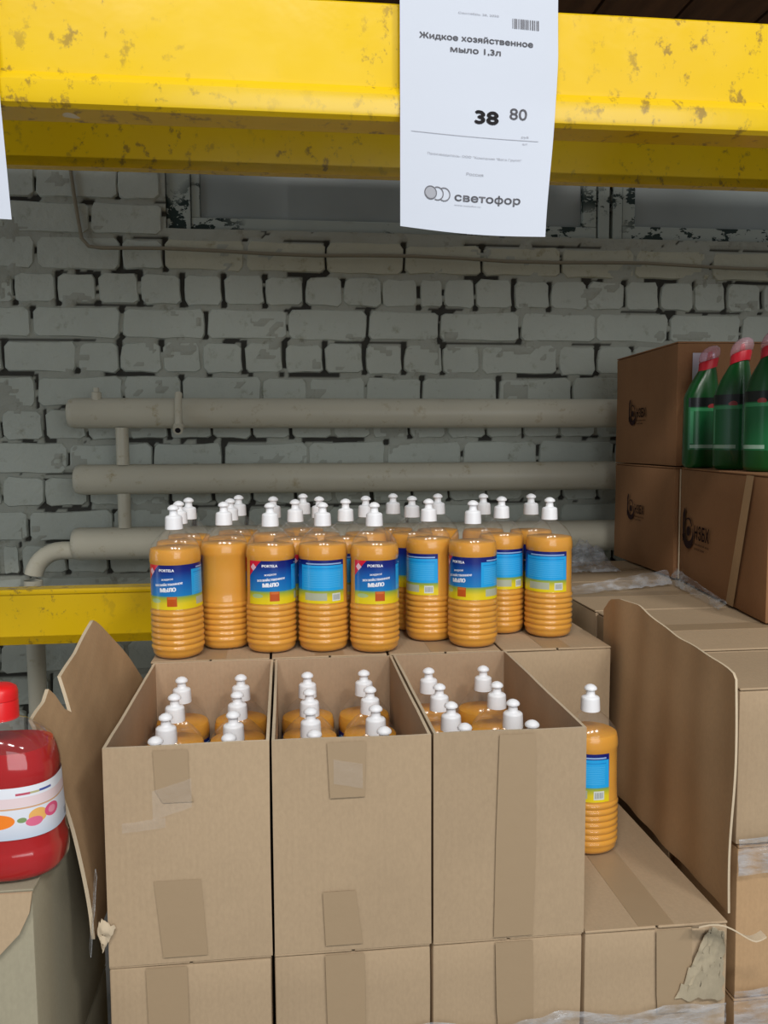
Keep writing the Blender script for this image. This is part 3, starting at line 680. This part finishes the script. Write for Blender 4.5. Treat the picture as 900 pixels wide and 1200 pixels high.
# stretch film round the foot of the soap pallet
def fF(s, v):
    x = BX-.004+s*.775; zt = .630+.010*noise.noise(Vector((s*9, 0, 4)))-.2*max(0, .47-s)
    z = .23+(zt-.23)*v
    return Vector((x, BY-.0095-.004*noise.noise(Vector((x*18, z*70, 1)))-.003*noise.noise(Vector((x*50, z*160, 7))), z))
o = sheet('stretch_film', 120, 50, lambda s, v: fF(s, v)-Vector((.17, .98, .3)), [M['film']]); o.location = (.17, .98, .3)
tag(o, 'crinkled clear stretch film wrapped across the front of the lower soap cartons', 'plastic film')

# ------------------------------------------------------------------ bottles
NA = 44
def sup(a, rx, ry, e=2.35):
    c, s_ = math.cos(a), math.sin(a)
    return (rx*math.copysign(abs(c)**(2/e), c), ry*math.copysign(abs(s_)**(2/e), s_))
def prof_soap():
    return [(z, r*.966) for z, r in prof_soap0()]
def prof_soap0():
    P = [(0, .0300), (.0015, .0365), (.005, .0405), (.010, .0425)]
    z = .0135
    for i in range(7):
        P += [(z, .0423), (z+.0013, .0434), (z+.0030, .04405), (z+.0042, .04415), (z+.0054, .04405), (z+.0071, .0434), (z+.0084, .0423), (z+.0090, .0420)]; z += .0097
    P += [(.0825, .0430), (.084, .0424), (.100, .0420), (.130, .0418), (.158, .0416), (.160, .0424), (.166, .0426), (.172, .0422), (.180, .0405), (.188, .0370), (.195, .0318), (.201, .0262), (.206, .0205), (.209, .0165), (.2105, .0135), (.2160, .0130)]
    return P
def soap_r(z):
    return pl([(a, b) for a, b in PS], z)
PS = prof_soap(); RAT = 1.0
def ring_at(z, r, inset=0, e=None):
    rr = r-inset
    k = max(0, min(1, (r-.016)/.02)); ee = 2+.18*k; ra = 1-(1-RAT)*k
    return [(*sup(2*PI*j/NA, rr, rr*ra, ee), z) for j in range(NA)]
def soap_meshes():
    mb = MB(); mb.rings([ring_at(z, r) for z, r in PS], 0, True, False)
    body = new_mesh('body', mb.v, mb.f, [M['pet']], None, True)
    mb = MB(); fl = .181; L = [(z+.0006, r) for z, r in PS if z < fl]+[(fl, soap_r(fl))]
    mb.rings([ring_at(z, r, .0007) for z, r in L]); liq = new_mesh('liquid', mb.v, mb.f, [M['soap']], None, True); liq.set_sharp_from_angle(angle=math.radians(60))
    mb = MB(); n = 48
    def cr(r, z, kn=0): return [((r+(kn if j % 2 else 0))*math.cos(2*PI*j/n), (r+(kn if j % 2 else 0))*math.sin(2*PI*j/n), z) for j in range(n)]
    mb.rings([cr(.0130, .2115), cr(.0146, .2118, -.0003), cr(.0147, .213, -.0006), cr(.0139, .2300, -.0006), cr(.0134, .2318), cr(.0115, .2335), cr(.0078, .2345), cr(.0068, .2362), cr(.0064, .2420), cr(.0070, .2430), cr(.0094, .2440), cr(.0097, .2458), cr(.0086, .2480), cr(.0055, .2505), cr(.0020, .2518)])
    cap = new_mesh('cap', mb.v, mb.f, [M['white_plastic']], None, True); cap.set_sharp_from_angle(angle=math.radians(55))
    # label band
    A0, A1, z0, z1 = -215, 10, .0845, .1572
    def P(u, v, off=.0003):
        a = math.radians(A0+(A1-A0)*u); z = z0+(z1-z0)*v; r = soap_r(z)+off
        x, y = sup(a, r, r*RAT, 2.18); return Vector((x, y, z))
    nu, nv = 60, 5
    V = [P(i/nu, j/nv) for i in range(nu+1) for j in range(nv+1)]
    Fc = [(i*(nv+1)+j, (i+1)*(nv+1)+j, (i+1)*(nv+1)+j+1, i*(nv+1)+j+1) for i in range(nu) for j in range(nv)]
    lb = new_mesh('label', V, Fc, [M['label']], None, True, [(i/nu, j/nv) for i in range(nu+1) for j in range(nv+1)])
    mb = MB()
    for s_, cu, cv, w, h_, b, sl in (('PORTELA', .232, .855, .155, .060, .03, 0), ('жидкое', .235, .665, .125, .050, .02, .18), ('хозяйственное', .250, .545, .290, .062, .03, .18), ('МЫЛО', .240, .405, .160, .088, .05, .14)):
        v, f = fit_text(s_, w, h_, b)
        mb.add([P(cu+p[0], cv+p[1]+p[0]*sl, .00055) for p in v], f)
    lt = new_mesh('lettering', mb.v, mb.f, [M['letter_white']])
    return body, liq, cap, lb, lt
SB, SLQ, SC, SLB, SLT = soap_meshes()
def soap_bottle(x, y, z, label, group, rot=0, tilt=(0, 0), withlabel=True):
    t_ = thing('soap_bottle', (x, y, z), label, 'bottle', group, rot)
    t_.rotation_euler = (tilt[0], tilt[1], rot)
    link('body', SB, t_); link('liquid', SLQ, t_); link('cap', SC, t_)
    if withlabel:
        l_ = link('label', SLB, t_); link('lettering', SLT, l_)
    return t_
# label geometry: front panel centre at angle A0+225*.245 = -160 deg; rot needed to face camera (-90 deg) = +70
def face(deg): return math.radians(70+deg)       # deg>0 turns the front panel towards the right
UP = [('A1',-0.181,1.4280,-12,'leftmost soap bottle of the upper front row, red label corner at its left edge'),
('A2',-0.106,1.483,118,'second bottle from the left, upper front row, bare orange with label sliver at right'),
('A3',-0.026,1.446,0,'third bottle from the left, upper front row, full front label facing out'),
('A4',0.062,1.441,-118,'fourth bottle from the left, upper front row, plain light blue back panel facing out'),
('A5',0.149,1.424,-2,'fifth bottle from the left, upper front row, full front label facing out'),
('A6',0.255,1.492,-158,'sixth bottle from the left, upper front row, narrow label strip at left'),
('A7',0.322,1.435,-48,'seventh bottle, upper front row, lettering at left and light blue panel at right'),
('A8',0.398,1.532,-112,'second bottle from the right, upper front row, light blue panel, half hidden'),
('A9',0.476,1.491,-140,'rightmost bottle of the upper front row, light blue panel left and bare orange right'),
('B1',-0.186,1.519,20,'bottle directly behind the leftmost one, only its cap showing'),
('B2',-0.180,1.611,-60,'rear bottle at the far left of the upper group, third cap from the left'),
('B3',-0.101,1.571,90,'bottle behind the mostly bare second one, middle cap of that file'),
('B4',-0.091,1.672,10,'rearmost bottle behind the second front one, farthest cap of that file'),
('B6',0.017,1.523,40,'bottle in the middle row between the third and fourth front bottles'),
('B5',-0.024,1.614,-20,'bottle right behind the third front bottle, cap just right of its cap'),
('B8',0.035,1.690,60,'rearmost bottle between the third and fourth front bottles'),
('B9',0.107,1.520,-90,'bottle in the middle row between the fourth and fifth front bottles, large cap'),
('B7',0.063,1.598,30,'bottle hidden behind the fourth front bottle, cap top peeping over it'),
('B10',0.151,1.599,100,'rear bottle behind and left of the fifth front bottle'),
('B11',0.212,1.663,20,'rear bottle standing alone in the gap right of the fifth front bottle'),
('B12',0.237,1.578,-80,'bottle right behind the sixth front one, its cap just left of that one'),
('B13',0.298,1.642,50,'rear bottle behind the sixth and seventh front bottles'),
('B14',0.385,1.620,0,'rear bottle between the seventh and eighth front bottles'),
('B15',0.475,1.600,-60,'rear bottle at the right, cap between the two rightmost front caps')]
for n_, x, y, dg, lb in UP:
    soap_bottle(x, y, ZT+.0008, lb, 'orange soap bottles on top of the cartons', face(dg), (0, -.022) if n_ == 'A1' else (0, .006) if n_ == 'A9' else (random.uniform(-.003,.003), random.uniform(-.003,.003)))
cols = {0: [[-.176,-.166,-.168,-.170], [-.074,-.074,-.074,-.074]], 1: [[.024,.031,.029,.034], [.120,.120,.120,.122]], 2: [[.221,.223,.222,.2215], [.312,.313,.314,.3165]]}
rowy = [1.322, 1.2305, 1.140, 1.0485]; rn = ['rearmost', 'second from the back', 'third from the back', 'nearest the front wall']
for k in range(3):
    for c_ in range(2):
        for r_ in range(4):
            x = BX+k*BW+(.052, .143)[c_]; x = .55*x+.45*cols[k][c_][r_]
            x = max(BX+k*BW+.0525, min(BX+k*BW+.1425, x))
            soap_bottle(x, rowy[r_], ZB+.0056, 'soap bottle inside the %s open carton, %s column, %s' % (names[k], ('left', 'right')[c_], rn[r_]), 'soap bottles in the %s open carton' % names[k], face(random.uniform(-180, 180)), (random.uniform(-.003,.003), random.uniform(-.003,.003)), r_ < 1)
soap_bottle(.455, 1.213, ZB+.001, 'single orange soap bottle standing alone on the lower layer right of the open cartons', None, face(-148))

# red soap bottle on the left stack
LZ = .880
def red_bottle():
    t_ = thing('red_soap_bottle', (-.318, .962, LZ+.0008), 'big clear bottle of red liquid soap with a red flip cap and white fruit label', 'bottle', None, 0)
    PR = [(0,.058),(.002,.063),(.008,.0665),(.026,.0665),(.030,.0650),(.034,.0640),(.106,.0600),(.110,.0608),(.118,.0600),(.130,.0575),(.142,.0530),(.151,.0450),(.158,.0350),(.163,.0270),(.166,.0205),(.172,.0195)]
    def rr(z, r, i=0):
        k = max(0, min(1, (r-.022)/.03)); return [(*sup(2*PI*j/56, r-i, (r-i)*(1-.22*k), 2+.7*k), z) for j in range(56)]
    mb = MB(); mb.rings([rr(*p) for p in PR], 0, True, False); mb.build('body', M['pet_thin'], t_, smooth=True, ang=60)
    mb = MB(); L = [p for p in PR if p[0] < .139]+[(.139, pl(PR, .139))]; mb.rings([rr(z+.0008 if z < .1 else z, r, .001) for z, r in L]); mb.build('liquid', M['red_soap'], t_, smooth=True, ang=60)
    mb = MB(); cr = lambda r, z, dx=0: [(r*math.cos(2*PI*j/32)+dx, r*math.sin(2*PI*j/32), z) for j in range(32)]
    mb.rings([cr(.0185,.167), cr(.0200,.1675), cr(.0197,.187), cr(.0192,.1885)]); c_ = mb.build('cap', M['red_plastic'], t_, smooth=True)
    mb = MB(); mb.rings([cr(.0197,.1890), cr(.0197,.1965), cr(.0182,.2015), cr(.0135,.2045), cr(.0060,.2060)]); mb.box(-.006, .006, -.0235, -.017, .190, .196); mb.build('flip_lid', M['red_plastic'], c_, smooth=True)
    def P(u, v): 
        a = math.radians(-270+360*u*.999); z = .048+.056*v; r = pl(PR, z)+.0005; x, y = sup(a, r, r*.78, 2.7); return Vector((x, y, z))
    sheet('label', 80, 6, P, [M['fruit_label']], t_)
red_bottle()
# left stack of cartons
for i, (z, wd) in enumerate(((.5867, 'upper'), (.2933, 'middle'), (0.0, 'bottom'))):
    t_ = closed_box('carton', -.675, .900, z+.0005, .405, .33, .2933-.001, '%s greyish carton of the stack at the left edge%s' % (wd, ' under the red soap bottle' if i == 0 else ''), 'box', 'cartons of the left stack', 'card_grey', 60+i, seam='X')
    if i == 0:
        pts = [(-.67,LZ-.001),(-.2715,LZ-.001),(-.275,.857),(-.286,.834),(-.308,.811),(-.34,.797),(-.39,.789),(-.67,.787)]
        V = [(x-t_.location.x, .900-t_.location.y-.0015-q, z_-t_.location.z) for q in (0, .003) for x, z_ in pts]; n = len(pts)
        Fc = [tuple(range(n)), tuple(reversed(range(n, 2*n)))]+[(j, n+j, n+(j+1) % n, (j+1) % n) for j in range(n)]
        link('front_flap', new_mesh('front_flap', V, Fc, [M['card']]), t_)

# ------------------------------------------------------------------ right pallet
RZ = 1.015; rh = .2225
rows_y = [(1.062, .194, 'front'), (1.273, .325, 'second'), (1.605, .335, 'third'), (1.948, .335, 'rear')]
for c_ in range(2):
    for (y, d, rn_) in rows_y:
        for l_ in range(4):
            z = RZ-rh*(l_+1)
            closed_box('carton', .608+c_*.425+(.004 if l_ else 0), y, z+.0003, .415, d, rh-.0006, 'brown carton on the right pallet, %s row, %s column, %s layer' % (rn_, ('left', 'right')[c_], ('top', 'second', 'third', 'bottom')[l_]), 'box', 'cartons on the right pallet', 'card' if l_ == 0 else 'card_warm', 80+c_*16+l_, seam='X' if rn_ != 'front' else 'Y', tape=(l_ == 0))
pal2 = thing('wooden_pallet', (1.03, 1.67, 0), 'wooden pallet on the floor under the right hand cartons', 'pallet'); make_pallet(pal2, .86, 1.22, RZ-rh*4)
# printed reddish boxes
def hz_print(parent, fn, s):
    # emblem: open ring with a stem and a dot, then the four letters and two small lines
    its = []
    def arc(cx, cy, r, w0, w1, a0, a1, n=24):
        v = []; f = []
        for i in range(n+1):
            k = i/n; a = math.radians(a0+(a1-a0)*k); w = w0+(w1-w0)*k
            for q in (r-w/2, r+w/2): v.append((cx+q*math.cos(a), cy+q*math.sin(a)))
        for i in range(n): f.append((2*i+1, 2*i, 2*i+2, 2*i+3))
        return v, f, 0, 0
    its.append(arc(0, 0, .0205, .013, .011, 195, 300)); its.append(arc(0, 0, .0205, .011, .002, 300, 380)); its.append(arc(-.001, .004, .0165, .001, .004, 170, 20))
    its.append(arc(0, .001, .0038, .0076, .0076, 0, 360)); its.append(([(-.024,-.018),(-.016,-.012),(-.0165,.020),(-.013,.032),(-.018,.036),(-.024,.026)], [(0,1,2,3,4,5)], 0, 0))
    v, f = fit_text('НЗБХ', .058, .020, .03, 'LEFT'); its.append((v, f, .026, -.008))
    print_on('printed_mark', M['ink_brown'], [([(p[0]*s, p[1]*s) for p in v], f, cx*s, cy*s) for v, f, cx, cy in its], fn, parent)
    its = []
    for q, (tx, w) in enumerate((('Новосибирский завод', .058), ('бытовой химии', .040))):
        v, f = fit_text(tx, w, .0035, .02, 'LEFT'); its.append(([(p[0]*s, p[1]*s) for p in v], f, .026*s, (-.017-.007*q)*s))
    print_on('printed_line', M['ink_brown'], its, fn, parent)
def hz_box(x, y, z, w, d, h, rz, label, marks):
    b = closed_box('printed_carton', x, y, z, w, d, h, label, 'box', None, 'card_red', 7, rz=rz, seam='X', tape=False)
    for yc, zc, s in marks:       # on the left face (local x=0), reading from rear to front
        hz_print(b, lambda p, q, yc=yc, zc=zc: Vector((-.0022, yc-p, zc+q)), s)
    return b
b1 = hz_box(.926, 1.935, RZ+.002, .345, .43, .271, -math.radians(3), 'lower reddish-brown carton with a dark round emblem, behind, next to the wall', [(.285, .150, 1.15)])
b2 = hz_box(.926, 1.935, RZ+.2735, .345, .43, .297, -math.radians(3), 'upper reddish-brown carton with a dark round emblem, topmost of its stack', [(.285, .135, 1.15)])
mb = MB(); mb.box(.038, .092, -.0012, 0, .200, .270); mb.build('paper_sticker', M['paper'], b2)
b3 = closed_box('printed_carton', 0, 0, RZ+.002, .345, .50, .271, 'front reddish-brown carton with a dark round emblem, under the green bottles', 'box', None, 'card_red', 9, rz=-math.radians(8.5), seam='X', tape=False)
rz = -math.radians(8.5); b3.location = Vector((.936, 1.925, RZ+.002))+Matrix.Rotation(rz, 3, 'Z') @ Vector((0, -.502, 0))
mb = MB(); mb.box(-.0012, .0012, .498, .501, .004, .267); mb.build('corner_edge', M['card_edge'], b3)
hz_print(b3, lambda p, q: Vector((-.0024, .428-p*1.25, .125+q*1.15)), 1.3)
V = [(-.0026, .060, .268), (-.0026, .095, .268), (-.0026, .185, .004), (-.0026, .145, .004)]
link('tape', new_mesh('tape', V, [(0, 1, 2, 3)], [M['card_warm']]), b3)

# green bottles
def green_meshes():
    n = 40
    def rg(cx, z, rx, ry, e=2.6, tl=0): 
        return [(cx+x, y, z+x*tl) for x, y in (sup(2*PI*j/n, rx, ry, e) for j in range(n))]
    mb = MB(); mb.rings([rg(0,0,.030,.020), rg(0,.003,.035,.0245), rg(0,.010,.0385,.0275), rg(0,.09,.0380,.0275), rg(0,.160,.0375,.027), rg(.002,.172,.0355,.0262), rg(.006,.192,.0300,.0245), rg(.010,.212,.0235,.0215,2.4,.1), rg(.013,.228,.0180,.0180,2.1,.2), rg(.015,.238,.0150,.0150,2,.28)])
    body = new_mesh('body', mb.v, mb.f, [M['green_plastic']], None, True); body.set_sharp_from_angle(angle=math.radians(60))
    mb = MB(); mb.rings([rg(.0135,.226,.0205,.0205,2,.3), rg(.016,.244,.0215,.0215,2,.3), rg(.0165,.247,.0200,.0200,2,.3)]); col = new_mesh('collar', mb.v, mb.f, [M['collar_red']], None, True); col.set_sharp_from_angle(angle=math.radians(50))
    mb = MB(); mb.rings([rg(.0165,.2472,.0225,.0225,2,.3), rg(.018,.258,.0232,.0232,2,.3), rg(.019,.268,.0205,.0205,2,.3), rg(.0195,.275,.0140,.0140,2,.3), rg(.0195,.278,.005,.005,2,.3)]); dome = new_mesh('overcap', mb.v, mb.f, [M['pink_clear']], None, True)
    mb = MB(); mb.rings([rg(.017,.248,.007,.007,2,.3), rg(.0185,.262,.005,.005,2,.3), rg(.019,.266,.004,.004,2,.3)]); noz = new_mesh('nozzle', mb.v, mb.f, [M['collar_red']], None, True)
    V = []; nu, nv = 20, 4; uv = []
    for i in range(nu+1):
        for j in range(nv+1):
            a = math.radians(-150+120*i/nu); z = .042+.118*j/nv; x, y = sup(a, .0384, .0279, 2.6); V.append((x, y, z)); uv.append((i/nu, j/nv))
    Fc = [(i*(nv+1)+j, (i+1)*(nv+1)+j, (i+1)*(nv+1)+j+1, i*(nv+1)+j+1) for i in range(nu) for j in range(nv)]
    lab_ = new_mesh('label', V, Fc, [M['green_label']], None, True, uv)
    return body, col, dome, noz, lab_
GM = green_meshes()
for x, y, r_, lb in ((.954, 1.868, -.10, 'leftmost green cleaner bottle, pink cap in front of the white sticker'), (.958, 1.735, -1.0, 'middle green cleaner bottle on the front printed carton'), (.953, 1.605, -1.2, 'rightmost green cleaner bottle, at the right edge of the view')):
    t_ = thing('cleaner_bottle', (x, y, RZ+.2738), lb, 'bottle', 'green cleaner bottles', r_)
    for nm, me in zip(('body', 'collar', 'overcap', 'nozzle', 'label'), GM): link(nm, me, t_)

# stretch film lying round the printed cartons and over the right pallet
def film(name, nu, nv, fn, loc, label):
    o = sheet(name, nu, nv, lambda s, v: Vector(fn(s, v))-Vector(loc), [M['film']]); o.location = loc; return tag(o, label, 'plastic film')
def f1(s, v):
    a = Vector((.620, 1.79)).lerp(Vector((.889, 1.885)), s); z = RZ+.0035+.030*v*(.4+.6*s)+.006*abs(noise.noise(Vector((s*9, v*2, 2))))
    return (a.x, a.y-.035*v*0+.03*(1-v)*0-.03*(1-v)+.006*noise.noise(Vector((s*10, v*2, 1))), z)
film('stretch_film', 60, 10, f1, (.77, 1.85, RZ), 'rolled edge of stretch film lying before the lower printed carton on the right pallet')
def f2(s, v):
    a = Vector((.917, 1.893)).lerp(Vector((.865, 1.56)), s); z = RZ+.0035+.032*v*(1-.6*s)+.006*abs(noise.noise(Vector((s*10, v*4, 5))))
    return (a.x-.018*(1-v)-.003, a.y, z)
film('stretch_film', 40, 8, f2, (.89, 1.75, RZ), 'strip of stretch film along the foot of the front printed carton')
def f3(s, v):
    x = .69+.16*s; y = 2.06+.10*v; h_ = math.sin(s*PI)*math.sin(v*PI)
    return (x, y, RZ+.004+.085*h_*(.7+.5*noise.noise(Vector((s*7, v*7, 1))))+.010*abs(noise.noise(Vector((s*12, v*12, 3)))))
film('stretch_film', 50, 40, f3, (.77, 2.1, RZ), 'crumpled heap of clear film between the upper soap bottles and the printed cartons')
def f4(s, v):
    x = .6085+s*.40; z = .757+.052*v
    return (x, 1.0535-.004*noise.noise(Vector((x*30, z*60, 1)))-.001, z+.004*math.sin(x*20))
film('stretch_film', 60, 10, f4, (.8, 1.05, .77), 'band of stretch film round the second layer of the right pallet')
def f5(s, v):
    x = .6085+s*.40; z = .40+.19*v+.01*s
    return (x, 1.0535-.005*noise.noise(Vector((x*26, z*50, 6)))-.001, z)
film('stretch_film', 60, 30, f5, (.8, 1.05, .5), 'wide crinkled stretch film low on the front of the right pallet')
